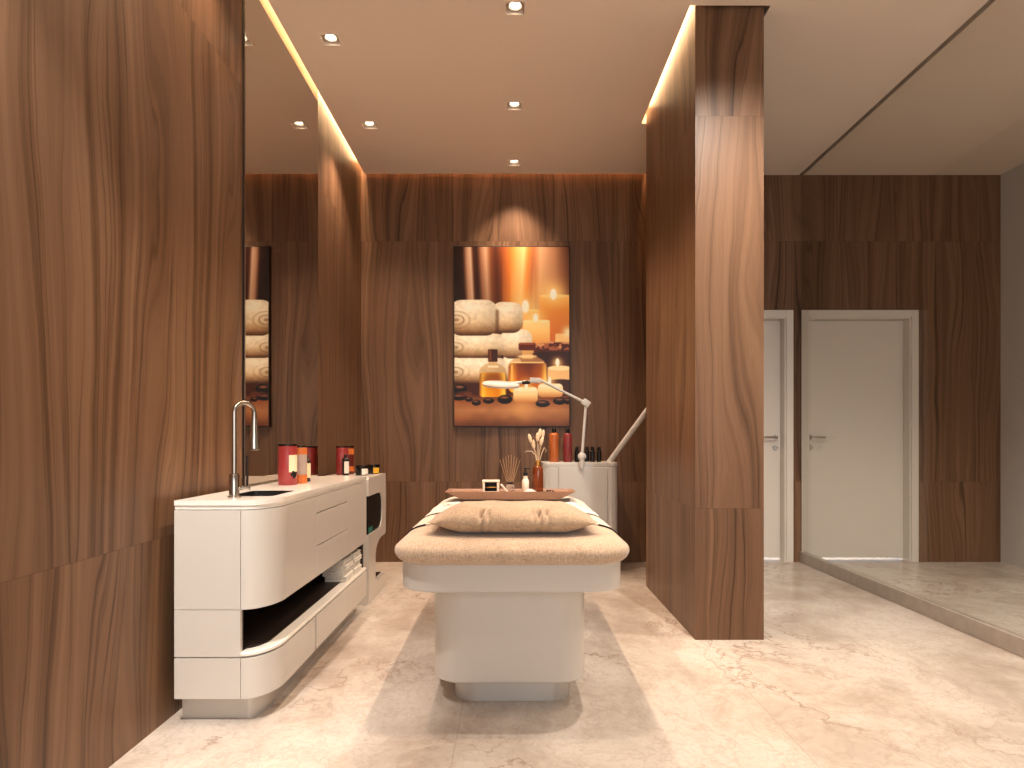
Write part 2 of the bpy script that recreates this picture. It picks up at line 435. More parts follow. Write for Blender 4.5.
# ------------------------------------------------------------------ doors, glass
def door(n, x0, x1, handle_x, hd):
    cas = NB(); c = .06; y0, y1 = YB-.014, YB+.0
    box(cas, x0-c, x0, y0, y1, 0, DZ+c, .003); box(cas, x1, x1+c, y0, y1, 0, DZ+c, .003); box(cas, x0, x1, y0, y1, DZ, DZ+c, .003)
    box(cas, x0, x0+.012, YB, YB+.12, 0, DZ); box(cas, x1-.012, x1, YB, YB+.12, 0, DZ); box(cas, x0+.012, x1-.012, YB, YB+.12, DZ-.012, DZ)
    fr = obj('door_frame', cas, DOORM)
    leaf = obj('door_%d' % n, BX(x0+.014, x1-.014, YB+.085, YB+.118, .022, DZ-.014, .002), DOORM, kind='structure')
    fr.parent = leaf
    yl = YB+.085; h = NB(); zz = 1.085
    lathe_y(h, handle_x, yl, zz, .024, .010); tube(h, [(handle_x, yl-.008, zz), (handle_x, yl-.045, zz), (handle_x+hd*.012, yl-.052, zz), (handle_x+hd*.115, yl-.052, zz)], .0085)
    hh = obj('door_handle', h, CHROME, leaf, smooth=40)
    k = NB(); lathe_y(k, handle_x, yl, zz-.088, .024, .010); box(k, handle_x-.003, handle_x+.003, yl-.012, yl-.009, zz-.102, zz-.076)
    obj('keyhole_plate', k, CHROME, leaf, smooth=40)
def lathe_y(bm, x, y, z, r, d, n=20):
    loops(bm, [[(x+r*math.cos(2*PI*i/n), yy, z+r*math.sin(2*PI*i/n)) for i in range(n)] for yy in (y, y-d)])
door(1, D1[0], D1[1], 2.322, -1)
door(2, D2[0], D2[1], 2.628, 1)
for a, b in (D1, D2):
    l = bpy.data.lights.new('room_beyond_light', 'AREA'); l.shape = 'RECTANGLE'; l.size = b-a; l.size_y = .1; l.energy = 4; l.color = (1, .9, .8)
    o = bpy.data.objects.new('room_beyond_light', l); C.collection.objects.link(o); o.location = ((a+b)/2, YB+.3, .25); o.rotation_euler = (math.radians(-20), 0, 0)
obj('trim_1', BX(XG, XG+.05, .5, YB-.002, 0, .093, .004), simple('veined_stone_curb', (172, 160, 148), .35, var=.2, vscale=16), kind='structure')
g = obj('glass_partition', BX(XG+.012, XG+.024, .5, YB-.004, .094, ZC+.07), GLASS)
tag(g, 'tall clear glass partition standing on the stone kerb in front of the right door', 'glass partition')

# ------------------------------------------------------------------ mirror
MX = -1.300
t = thing('wall_mirror', 'tall floor to ceiling mirror on the left wood wall above the white vanity', 'mirror', (MX, 3.7, .75))
obj('glass_panel', BX(XL+.001, MX, 3.122, 4.289, .75, ZC+.06), MIRROR, t)
obj('shade_strip', BX(XL+.001, MX-.0025, 3.116, 3.1215, .75, ZC+.06), FRAMEM, t)  # dark colour stands in for shade beside the mirror's near edge
obj('edge_trim', BX(MX-.0025, MX+.0008, 3.116, 3.1215, .75, ZC+.06), CHROME, t)

# ------------------------------------------------------------------ picture
def paint(nx=210, ny=330):
    x = np.linspace(55, 475, nx)[None, :].repeat(ny, 0); y = np.linspace(60, 718, ny)[:, None].repeat(nx, 1)
    img = np.zeros((ny, nx, 3))
    def keys(v, ks):
        return np.stack([np.interp(v, [k[0] for k in ks], [k[1][c] for k in ks]) for c in range(3)], -1)
    rs = np.random.RandomState(3)
    def smooth_noise(step, seed):
        r = np.random.RandomState(seed); gx = int(440/step)+3; gy = int(680/step)+3; gdd = r.rand(gy, gx)
        fx = (x-55)/step; fy = (y-60)/step; i = fx.astype(int); j = fy.astype(int); a = fx-i; b = fy-j
        a = a*a*(3-2*a); b = b*b*(3-2*b)
        return (gdd[j, i]*(1-a)+gdd[j, i+1]*a)*(1-b)+(gdd[j+1, i]*(1-a)+gdd[j+1, i+1]*a)*b
    def over(c, a):
        nonlocal img
        a = np.clip(a, 0, 1)[..., None]; img = img*(1-a)+np.asarray(c, float)*a
    def ell(cx, cy, rx, ry, soft=2.0):
        d = np.sqrt(((x-cx)/rx)**2+((y-cy)/ry)**2); return np.clip((1-d)*min(rx, ry)/soft+.5, 0, 1)
    def rr(x0, x1, y0, y1, r=6, soft=2.0):
        qx = np.abs(x-(x0+x1)/2)-(x1-x0)/2+r; qy = np.abs(y-(y0+y1)/2)-(y1-y0)/2+r
        d = np.hypot(np.maximum(qx, 0), np.maximum(qy, 0))+np.minimum(np.maximum(qx, qy), 0)-r
        return np.clip(-d/soft+.5, 0, 1)
    def glow(cx, cy, r, c, a):
        over(c, a*np.exp(-((x-cx)**2+(y-cy)**2)/(r*r)))
    # curtains
    xx = x+ (y-60)*-.05*((x < 230).astype(float)) + (y-60)*.06*((x > 260)&(x < 350))
    img = keys(xx, [(55, (46, 24, 16)), (82, (60, 32, 20)), (98, (196, 150, 122)), (112, (222, 186, 158)), (122, (90, 48, 30)), (134, (60, 32, 22)), (150, (160, 112, 84)),
                    (168, (206, 164, 132)), (186, (130, 78, 48)), (205, (92, 48, 28)), (235, (160, 90, 44)), (262, (216, 130, 62)), (288, (236, 172, 108)), (310, (240, 196, 138)),
                    (326, (226, 138, 70)), (345, (176, 110, 72)), (368, (206, 158, 122)), (420, (176, 128, 96)), (450, (140, 96, 70)), (475, (104, 66, 46))])
    img *= (1-.25*np.clip((y-60)/400, 0, 1)*(x < 230))[..., None]
    glow(320, 260, 80, (255, 190, 110), .4); glow(418, 240, 60, (255, 196, 120), .5)
    # table behind
    over(keys(y, [(440, (74, 38, 24)), (520, (84, 46, 28)), (600, (104, 60, 36))])[0:1, 0:1].mean((0, 1)), (y > 448).astype(float))
    # big candles
    sh = keys(y, [(235, (252, 190, 112)), (290, (236, 150, 74)), (400, (198, 112, 54))])
    a = rr(366, 500, 236, 405, 8); img = img*(1-a[..., None])+sh*a[..., None]
    over((255, 214, 150), .7*ell(420, 240, 52, 7))
    over((246, 176, 98), rr(300, 366, 290, 345, 8)); over((255, 216, 150), .7*ell(332, 293, 30, 5))
    sh = keys(y, [(328, (255, 222, 158)), (370, (250, 196, 124)), (425, (214, 142, 82))]); a = rr(306, 404, 328, 425, 8); img = img*(1-a[..., None])+sh*a[..., None]
    over((255, 238, 190), .8*ell(355, 333, 44, 6))
    over((240, 190, 128), rr(424, 500, 378, 424, 6)); glow(470, 372, 18, (255, 240, 200), .9)
    for cx, cy, rx, ry in ((315, 279, 13, 24), (417, 234, 12, 20), (352, 320, 9, 15)):
        glow(cx, cy, 34, (255, 214, 140), .75); over((255, 250, 226), ell(cx, cy, rx, ry, 4))
    # dark dish with dried petals
    over((84, 38, 28), ell(440, 446, 95, 36)); over((58, 28, 22), rr(350, 500, 446, 486, 18))
    nz = smooth_noise(9, 5)
    a = ell(430, 424, 80, 16)*(nz > .42); over((158, 96, 66), a); over((206, 150, 110), ell(430, 420, 76, 12)*(nz > .68))
    # tealights behind
    over((236, 186, 132), rr(396, 500, 500, 548, 14)); over((252, 222, 176), ell(440, 505, 44, 9)); glow(432, 486, 20, (255, 220, 150), .8); over((255, 250, 226), ell(432, 484, 7, 15, 3))
    over((70, 36, 24), ell(445, 560, 60, 14))
    # foreground board
    sh = keys(y, [(596, (84, 46, 28)), (630, (150, 96, 60)), (660, (176, 124, 84)), (690, (150, 100, 66)), (718, (108, 68, 44))])
    a = np.clip((y-600)/10, 0, 1); img = img*(1-a[..., None])+sh*a[..., None]
    img *= (1+.10*(smooth_noise(26, 9)-.5)*(y > 606))[..., None]
    img *= (1+.05*np.sin(y*.9+smooth_noise(60, 4)*6)*(y > 640))[..., None]
    glow(300, 650, 50, (240, 180, 112), .5)
    # towels
    tex = smooth_noise(4, 11); tx2 = smooth_noise(11, 12)
    def towel(x0, x1, y0, y1, curl):
        top = y0+5*np.sin((x-x0)*.021+y0); a = rr(x0, x1, y0, y1, (y1-y0)*.34, 3)*np.clip((y-top-1)/3, 0, 1)
        h = (y-y0)/(y1-y0); base = keys(h, [(0, (240, 224, 196)), (.25, (246, 232, 206)), (.6, (214, 192, 160)), (.85, (150, 118, 88)), (1, (70, 44, 28))])
        lf = np.clip((x-x0)/(x1-x0), 0, 1); base = base*1.06*(.86+.14*np.sin(np.clip(lf*1.15, 0, 1)*PI))[..., None]
        base = base*(.965+.07*tex)[..., None]*(.95+.10*tx2)[..., None]
        nonlocal img
        img = img*(1-a[..., None])+base*a[..., None]
        if curl:
            cx = x0+ (y1-y0)*.20; cy = (y0+y1)/2+8; d = np.hypot((x-cx)/1.25, (y-cy)/.80)
            s = np.sin(d*.36)-.35
            over((128, 98, 72), .6*a*np.clip(1.25-d/((y1-y0)*.36), 0, 1)*(d < (y1-y0)*.44)*np.clip(s, 0, 1)*2)
    towel(228, 300, 452, 560, 0); towel(40, 242, 462, 562, 1)
    towel(222, 340, 362, 470, 0); towel(40, 236, 374, 468, 1)
    towel(190, 306, 262, 376, 0); towel(36, 214, 254, 386, 1)
    over((86, 56, 36), .55*rr(205, 218, 290, 372, 6, 8))
    # small bottle
    def blend(a, sh):
        nonlocal img
        img = img*(1-a[..., None])+sh*a[..., None]
    a = np.maximum(rr(146, 245, 512, 612, 12), ell(195, 520, 49, 34)); over((178, 142, 96), .55*a)
    sh = keys(x, [(146, (150, 88, 26)), (158, (246, 190, 76)), (175, (228, 154, 44)), (215, (214, 132, 30)), (238, (255, 208, 96)), (245, (140, 80, 24))])
    blend(rr(147, 244, 522, 611, 12), sh*np.interp(y, [520, 612], [.85, 1.1])[..., None]); over((86, 44, 16), .45*ell(196, 550, 36, 26, 14))
    over((206, 170, 122), .8*rr(180, 212, 476, 506, 3)); over((250, 236, 206), .8*rr(176, 216, 496, 503, 3)); over((66, 32, 20), rr(178, 213, 436, 482, 4)); over((120, 66, 40), rr(182, 190, 438, 478, 2, 4))
    # big bottle
    a = np.maximum(rr(251, 394, 490, 596, 22), ell(322, 500, 71, 40)); over((196, 152, 104), .7*a)
    sh = keys(x, [(251, (150, 84, 26)), (266, (236, 160, 60)), (290, (150, 76, 18)), (330, (128, 62, 14)), (372, (176, 100, 30)), (388, (248, 190, 96)), (394, (130, 70, 24))])
    blend(rr(253, 392, 486, 594, 18), sh*np.interp(y, [486, 600], [.8, 1.35])[..., None]); over((252, 214, 150), .8*rr(262, 382, 482, 487, 2)); over((248, 206, 140), .6*rr(262, 268, 492, 580, 3, 3))
    over((216, 166, 106), .85*rr(302, 342, 438, 472, 3)); over((240, 208, 160), .8*ell(322, 462, 36, 6)); over((96, 40, 26), rr(290, 352, 412, 440, 6)); over((150, 76, 46), rr(294, 346, 413, 419, 3))
    # tealights in front
    for x0, x1, y0, y1, fx in ((360, 452, 562, 612, 403), (270, 360, 574, 630, 318)):
        sh = keys(y, [(y0, (255, 238, 200)), ((y0+y1)/2, (250, 214, 158)), (y1, (196, 130, 76))]); blend(rr(x0, x1, y0, y1, 16), sh)
        over((255, 246, 214), ell((x0+x1)/2, y0+9, 40, 8)); glow(fx, y0-6, 24, (255, 216, 140), .7); over((255, 252, 232), ell(fx, y0-8, 6, 16, 3))
    # pebbles
    for cx, cy, rx, ry in ((76, 582, 26, 18), (72, 612, 30, 12), (135, 632, 17, 11), (180, 625, 20, 11), (240, 620, 27, 17), (378, 636, 26, 13), (440, 626, 24, 14), (470, 626, 16, 12), (108, 620, 14, 9)):
        over((22, 12, 10), ell(cx, cy, rx, ry)); over((168, 112, 80), .75*ell(cx-2, cy-ry*.42, rx*.6, ry*.3, 4))
    over((120, 66, 44), ell(92, 600, 30, 10)*.6)
    return np.clip(img, 0, 255)/255
PXa, PXb, PZa, PZb = -.497, .494, 1.182, 2.728
t = thing('wall_picture', 'large portrait picture of stacked towels, oil bottles and lit candles on the back wall', 'picture', (0, YB-.02, PZa))
obj('frame', BX(PXa-.008, PXb+.008, YB-.040, YB-.001, PZa-.008, PZb+.008, .002), FRAMEM, t)
img = paint()**1.04; ny, nx = img.shape[:2]
gx = np.linspace(PXa, PXb, nx); gz = np.linspace(PZb, PZa, ny)
co = np.zeros((ny, nx, 3)); co[..., 0] = gx[None, :]; co[..., 1] = YB-.0415; co[..., 2] = gz[:, None]
co -= np.array(t.location)
idx = np.arange(nx*ny).reshape(ny, nx)
fc = np.stack([idx[:-1, :-1], idx[1:, :-1], idx[1:, 1:], idx[:-1, 1:]], -1).reshape(-1, 4)
me = bpy.data.meshes.new('canvas'); me.from_pydata(co.reshape(-1, 3).tolist(), [], fc.tolist())
ca = me.color_attributes.new('print', 'FLOAT_COLOR', 'POINT')
img = np.clip(img*np.array([1.02, 1.03, 1.02]), 0, 1)
img = np.clip(img + .16*(img-.5)*(1-img)*img*4, 0, 1)
lp = np.where(img <= .04045, img/12.92, ((img+.055)/1.055)**2.4)
buf = np.ones((nx*ny, 4), np.float32); buf[:, :3] = lp.reshape(-1, 3)
ca.data.foreach_set('color', buf.ravel())
w = N('printed_canvas'); at = w.n('ShaderNodeAttribute', attribute_name='print'); w.col(at.outputs['Color']); w.b.inputs['Roughness'].default_value = .4
w.b.inputs['Specular IOR Level'].default_value = .3
me.materials.append(w.m)
cv = bpy.data.objects.new('canvas', me); C.collection.objects.link(cv); cv.parent = t

# ------------------------------------------------------------------ vanity
VL = -1.262; VF = 2.39; VS = -.905; VE = 3.98; VC = -1.0135; RY = .175
def vpath(i, y1=VE, upto=None):
    """front-right run of the plan outline from the curve start to the far end, inset i"""
    pts = []
    rx = VS-VC
    for k in range(17):
        a = PI/2*k/16
        pts.append((VC+(rx-i)*math.sin(a), VF+RY-(RY-i)*math.cos(a)))
    return pts
def vout(i, left=0):
    return [(VL+left, VF+i)] + vpath(i) + [(VS-i, VE-i*.3), (VL+left, VE-i*.3)]
van = thing('vanity_cabinet', 'long white vanity with rounded corner, open lower niche and built-in sink along left wall', 'cabinet', (VL+.18, 3.2, 0))
obj('plinth', prism(NB(), vout(.06), 2, 0, .098), PLINTHM, van, smooth=30)
# carcass: lower box, back, end, upper box
obj('lower_carcass', prism(NB(), vout(.0195), 2, .0975, .255), LACQ, van, smooth=30)
obj('upper_carcass', prism(NB(), vout(.0195), 2, .434, .8055), LACQ, van, smooth=30)
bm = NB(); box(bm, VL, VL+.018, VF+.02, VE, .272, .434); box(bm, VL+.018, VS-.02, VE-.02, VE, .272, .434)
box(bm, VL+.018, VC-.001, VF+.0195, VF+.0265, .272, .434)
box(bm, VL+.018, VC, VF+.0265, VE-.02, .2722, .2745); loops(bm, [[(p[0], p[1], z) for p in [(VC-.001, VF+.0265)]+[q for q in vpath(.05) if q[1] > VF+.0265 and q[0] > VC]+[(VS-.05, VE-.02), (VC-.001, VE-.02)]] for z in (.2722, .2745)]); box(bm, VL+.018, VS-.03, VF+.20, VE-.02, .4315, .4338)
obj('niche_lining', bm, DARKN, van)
# front left panels (flat)
for z0, z1 in ((.098, .250), (.2545, .430), (.432, .803)):
    obj('end_panel', BX(VL, VC-.001, VF, VF+.019, z0, z1, .0012), LACQ, van)
# shelf lip
bm = NB(); loops(bm, [[(p[0], p[1], z) for p in vout(i)] for i, z in ((.006, .255), (.0, .259), (.0, .268), (.004, .272))])
for v in bm.verts:
    if v.co.x < VC-.0005 and v.co.y < VF+.05: v.co.y = VF+.0195
obj('niche_shelf', bm, COUNTER, van, smooth=40)
def cfront(z0, z1, ext):  # curved corner front running on to y=ext
    o = vpath(0); n_ = vpath(.018)
    o = [(VC+.001, VF)] + o[1:] + [(VS, ext)]; n_ = [(VC+.001, VF+.018)] + n_[1:] + [(VS-.018, ext)]
    return prism(NB(), o + n_[::-1], 2, z0, z1)
obj('door', cfront(.432, .803, VF+RY-.001), LACQ, van, smooth=30)
obj('drawer', cfront(.098, .250, VF+RY+.375), LACQ, van, smooth=30)
def flat(name, y0, y1, z0, z1): return obj(name, BX(VS-.018, VS, y0+.001, y1-.001, z0, z1, .0012), LACQ, van)
S1, S2 = 2.966, 3.53
flat('door', VF+RY+.001, S1, .432, .803); flat('door', S2, VE, .432, .803)
flat('drawer', S1, S2, .7275, .803); flat('drawer', S1, S2, .5755, .7235); flat('drawer', S1, S2, .432, .5715)
flat('drawer', S1, S2, .098, .250); flat('drawer', S2, VE, .098, .250)
# countertop with sink cut-out
SK = (-1.155, -.965, 2.575, 2.86)
def rr2(x0, x1, y0, y1, r, n=5): return [(p[0], p[1]) for p in rrect(x0, x1, y0, y1, r, 0, n)]
bm = NB(); holed(bm, vout(0), [rr2(*SK, .02)], 2, .8215, .840)
ct = obj('countertop', bm, COUNTER, van, smooth=30)
bm = NB(); holed(bm, vout(.005), [rr2(SK[0]-.006, SK[1]+.006, SK[2]-.006, SK[3]+.006, .02)], 2, .806, .8215)
obj('counter_edge', bm, COUNTER, van, smooth=40)
# basin: open box with thickness
bm = NB(); x0, x1, y0, y1 = SK
loops(bm, [rrect(x0+.0005, x1-.0005, y0+.0005, y1-.0005, .020, .8395, 5), rrect(x0+.002, x1-.002, y0+.002, y1-.002, .020, .8395, 5), rrect(x0+.004, x1-.004, y0+.004, y1-.004, .02, .70, 5), rrect(x0+.02, x1-.02, y0+.02, y1-.02, .02, .690, 5)], cap0=False)
obj('sink_basin', bm, RUBBER, van, smooth=50)

# ------------------------------------------------------------------ faucet
fx, fy = -1.085, 2.500
t = thing('faucet', 'tall gooseneck pull-down chrome faucet on the vanity counter beside the sink', 'faucet', (fx, fy, .84))
obj('base', lathe(NB(), (fx, fy, .8402), [(.024, 0), (.024, .006), (.019, .010), (.019, .088), (.016, .094), (.0105, .096)]), CHROME, t, smooth=40)
dx, dy = .052, .066; L = math.hypot(dx, dy); R_ = L/2; pts = [(fx, fy, .93)]
zt = 1.224-R_-.010
pts += [(fx, fy, 1.0), (fx, fy, 1.1), (fx, fy, zt)]
for k in range(1, 15):
    a = PI*k/14; q = R_*(1-math.cos(a)); pts.append((fx+dx*q/L, fy+dy*q/L, zt+R_*math.sin(a)))
pts.append((fx+dx, fy+dy, zt-.03))
obj('spout', tube(NB(), pts, .0088, 14), CHROME, t, smooth=40)
ex, ey = fx+dx, fy+dy
obj('spray_head', lathe(NB(), (ex, ey, 1.025), [(.015, 0), (.0205, .001), (.0215, .008), (.0165, .055), (.0125, .12), (.0095, .145)], 20), CHROME, t, smooth=40)
h = NB(); tube(h, [(fx, fy, .878), (fx+.035, fy+.004, .878), (fx+.058, fy+.006, .878)], [.0085, .0085, .0105])
hb = obj('handle_stub', h, CHROME, t, smooth=40)
obj('lever', tube(NB(), [(fx+.048, fy+.006, .885), (fx+.048, fy+.008, .93), (fx+.046, fy+.010, 1.005)], [.0045, .0045, .004]), LIDM, hb, smooth=40)

# ------------------------------------------------------------------ tins and bottles on the vanity
def arc_patch(c, r, a0, a1, z0, z1, n=12, th=.0006):
    """label paper wrapped round a cylinder"""
    bm = NB()
    P = lambda rr_, a, z: (c[0]+rr_*math.cos(a), c[1]+rr_*math.sin(a), c[2]+z)
    A = [a0+(a1-a0)*k/n for k in range(n+1)]
    poly = [P(r+th, a, z0) for a in A]+[P(r-.0004, a, z0) for a in reversed(A)]
    poly2 = [P(r+th, a, z1) for a in A]+[P(r-.0004, a, z1) for a in reversed(A)]
    return loops(bm, [poly, poly2])
def tin(x, y, z, r, h, mat_, label, group=None, bands=(), patch=None, cat='tin', name='canister'):
    t = thing(name, label, cat, (x, y, z), group)
    obj('body', lathe(NB(), (x, y, z), [(r*.97, .0003), (r, .003), (r, h-.012), (r*.98, h-.010)]), mat_, t, smooth=40)
    obj('lid', lathe(NB(), (x, y, z), [(r*.98, h-.010), (r*1.02, h-.009), (r*1.02, h-.001), (r*.98, h)]), LIDM, t, smooth=40)
    for z0, z1, m in bands: obj('printed_band', lathe(NB(), (x, y, z), [(r-.001, z0), (r+.0006, z0), (r+.0006, z1), (r-.001, z1)]), m, t, smooth=40)
    if patch:
        a0, a1, z0, z1, m = patch
        obj('paper_label', arc_patch((x, y, z), r+.0002, math.radians(a0), math.radians(a1), z0, z1), m, t)
    return t
t = tin(-1.128, 3.215, .8402, .046, .205, RED, 'large deep red canister with cream label standing beside the sink', patch=(-62, 10, .065, .150, CREAM))
bm = NB()
for a, z, s_ in ((-34, .060, .012), (-22, .048, .013), (-44, .052, .009), (-12, .058, .010), (-30, .038, .008)):
    ar = math.radians(a); ellipsoid(bm, (-1.128+.0462*math.cos(ar), 3.215+.0462*math.sin(ar), .8402+z), .002, s_*.8, s_, rot=Matrix.Rotation(ar, 4, 'Z'))
obj('printed_fruit', bm, BLACK, t, smooth=60)
tin(-1.103, 3.335, .8402, .034, .196, GREYTIN, 'grey and orange canister half hidden behind the large red one', bands=((.0, .045, ORANGE), (.150, .185, ORANGE)))
def bottle(x, y, z, r, h, body, label, cat='bottle', group=None, capm=BLACK, lab=None, name='bottle', capfrac=.16, cw=.48):
    t = thing(name, label, cat, (x, y, z), group); hc = h*(1-capfrac)
    obj('body', lathe(NB(), (x, y, z), [(r*.93, .0003), (r, .004), (r, hc*.92), (r*.80, hc*.975), (r*.42, hc), (r*.42, hc+.004)], 22), body, t, smooth=40)
    obj('cap', lathe(NB(), (x, y, z), [(r*cw*.96, hc+.001), (r*cw, hc+.003), (r*cw*.96, h-.002), (r*cw*.8, h)], 18), capm, t, smooth=40)
    if lab: obj('paper_label', arc_patch((x, y, z), r+.0002, math.radians(lab[0]), math.radians(lab[1]), lab[2]*h, lab[3]*h), lab[4], t)
    return t
bottle(-1.115, 3.475, .8402, .020, .145, BLACK, 'small dark bottle with orange and cream label behind the grey and orange canister', lab=(-90, 20, .14, .68, CREAM))
UZ = .820
tin(-1.190, 4.485, UZ+.0002, .042, .20, RED, 'slim red canister behind the small black bottle on the side unit')
tin(-1.172, 4.580, UZ+.0002, .040, .20, simple('dark_red_floral_print', (92, 26, 18), .4), 'dark canister with orange print behind the others on the side unit', bands=((.140, .182, ORANGE), (.02, .055, ORANGE)))
bottle(-1.145, 4.405, UZ+.0002, .022, .145, BLACK, 'small black bottle with white label in front of the far red canister', lab=(-100, 10, .10, .66, WHITEL))

# ------------------------------------------------------------------ C-shaped side unit
UX0, UX1, UY0, UY1, UZ = -1.27, -.925, 4.13, 4.69, .820
t = thing('side_unit', 'white C-shaped side unit with dark rounded window beyond the vanity', 'cabinet', (UX1-.17, 4.4, 0))
out = [(UY0, 0), (UY1, 0), (UY1, .10), (4.40, .10)]
for k in range(1, 9):      # concave sweep from column into the head
    a = PI/2*k/8; out.append((4.345+.0, .10+.02)) if k == 1 else None
out += [(4.340, .16), (4.340, .25)]
for k in range(9):
    a = PI/2*k/8; out.append((4.340+.20*(1-math.cos(a)), .27+.11*math.sin(a)))
out += [(UY1-.01, .383), (UY1, .395), (UY1, UZ-.012), (UY1-.012, UZ), (UY0+.012, UZ), (UY0, UZ-.012)]
out += [(UY0, .70), (4.40, .70)]
for k in range(1, 12):
    a = PI/2-PI*k/12; out.append((4.43+.14*math.cos(a)**.6, .575+.125*math.sin(a)))
out += [(4.40, .45), (UY0, .45)]
bm = prism(NB(), out, 0, UX0, UX1)
bmesh.ops.bevel(bm, geom=[e for e in bm.edges if all(abs(v.co.x-UX1) < 1e-5 for v in e.verts) and e.calc_face_angle(0) > 1], offset=.006, segments=2, affect='EDGES')
obj('body', bm, LACQ, t, smooth=35)
obj('dark_window', BX(UX0+.01, UX1-.008, UY0+.006, 4.566, .4505, .6995), BLACKG, t)
obj('foot_tray', BX(UX0+.04, UX1-.03, 4.42, 4.66, .0995, .104, .002), LIDM, t)
obj('teal_sticker', BX(UX1-.0085, UX1-.0065, 4.16, 4.27, .456, .492), TEAL, t)
def jar(x, y, z, lm, label):
    t = thing('cream_jar', label, 'jar', (x, y, z), 'lidded jars on the side unit')
    obj('body', lathe(NB(), (x, y, z), [(.040, .0003), (.043, .004), (.043, .046), (.040, .050)]), BLACK, t, smooth=40)
    obj('lid', lathe(NB(), (x, y, z), [(.044, .050), (.0445, .052), (.0445, .066), (.043, .068)]), LIDM, t, smooth=40)
    obj('paper_label', arc_patch((x, y, z), .0432, math.radians(-80), math.radians(-15), .006, .046), lm, t)
    return t
jar(-1.035, 4.42, UZ, WHITEL, 'low black jar with white label on the side unit, nearer one')
jar(-.995, 4.60, UZ, YELLOW, 'low black jar with yellow label on the side unit, farther one')

# ------------------------------------------------------------------ towels in the niche
def towel_bm(w_, d_, h_):
    bm = NB(); n = 5
    # folded cloth: spiral fold seen at the front (x+) as two rounded layers
    for k in (0, 1):
        z0 = k*h_/2; hh = h_/2
        prof = []
        for q in range(9):
            a = -PI/2+PI*q/8; prof.append((w_/2-hh*.45+hh*.45*math.cos(a), z0+hh/2+hh*.5*math.sin(a)))
        prof += [(-w_/2+.004, z0+hh), (-w_/2, z0+hh/2), (-w_/2+.004, z0)]
        rings = []
        for yy, s_ in ((-d_/2, .90), (-d_/2+.004, .98), (-d_/4, 1), (0, .985), (d_/4, 1), (d_/2-.004, .98), (d_/2, .90)):
            rings.append([(p[0]*(.985+.015*s_), yy, z0+hh/2+(p[1]-z0-hh/2)*s_) for p in prof])
        loops(bm, rings)
    return bm
ORD = ['bottom towel', 'second towel from the bottom', 'third towel from the bottom', 'top towel']
tm = None
for si, (cx, cy, rz) in enumerate(((-.988, 3.645, .02), (-.986, 3.845, -.02))):
    for k in range(4):
        lab = '%s of the %s folded stack in the vanity niche' % (ORD[k], ('nearer', 'farther')[si])
        zz = .2747+k*.0305
        if tm is None:
            o = obj('folded_towel', towel_bm(.12, .18, .030), WHITEC, smooth=50); tm = o
        else:
            o = tm.copy(); C.collection.objects.link(o)
        o.location = (cx+(.004, -.006, .003, -.004)[k], cy+(.003, -.004, .005, 0)[k], zz); o.rotation_euler = (0, 0, rz+(.01, -.02, .015, -.01)[k])
        if si: o.scale = (1, .9, 1)
        tag(o, 'white ' + lab, 'towel', 'folded white towels in the niche')

# ------------------------------------------------------------------ treatment bed
BY0, BY1 = 2.305, 4.28; BW = .448
bed = thing('treatment_bed', 'white massage bed on a rounded pedestal with beige upholstered top in room centre', 'massage bed', (0, 3.3, 0))
rstack(bm := NB(), -.240, .240, 2.615, 3.95, .09, [(0, 0), (0, .108)]); obj('plinth', bm, PLINTHM, bed, smooth=30)
rstack(bm := NB(), -.319, .298, 2.525, 4.05, .12, [(.004, .106), (0, .112), (0, .502)], 14); obj('pedestal', bm, LACQ, bed, smooth=30)
rstack(bm := NB(), -.427, .424, 2.372, 4.22, .14, [(.004, .500), (0, .504), (0, .606), (.004, .610)], 14); obj('tray_frame', bm, LACQ, bed, smooth=30)
MZ0, MZ1 = .6095, .703; ZM = .652
lv = [(.045, MZ0)]
for k in range(1, 8):
    a = -PI/2+PI/2*k/8; lv.append((.045*(1-math.cos(a)), ZM+(ZM-MZ0)*math.sin(a)))
for k in range(0, 11):
    a = PI/2*k/10; lv.append((.13*(1-math.cos(a)), ZM+(MZ1-ZM)*math.sin(a)))
bm = NB(); rstack(bm, -BW, BW, BY0, BY1, .15, lv, 14)
obj('cushion_top', bm, LINEN, bed, smooth=60)

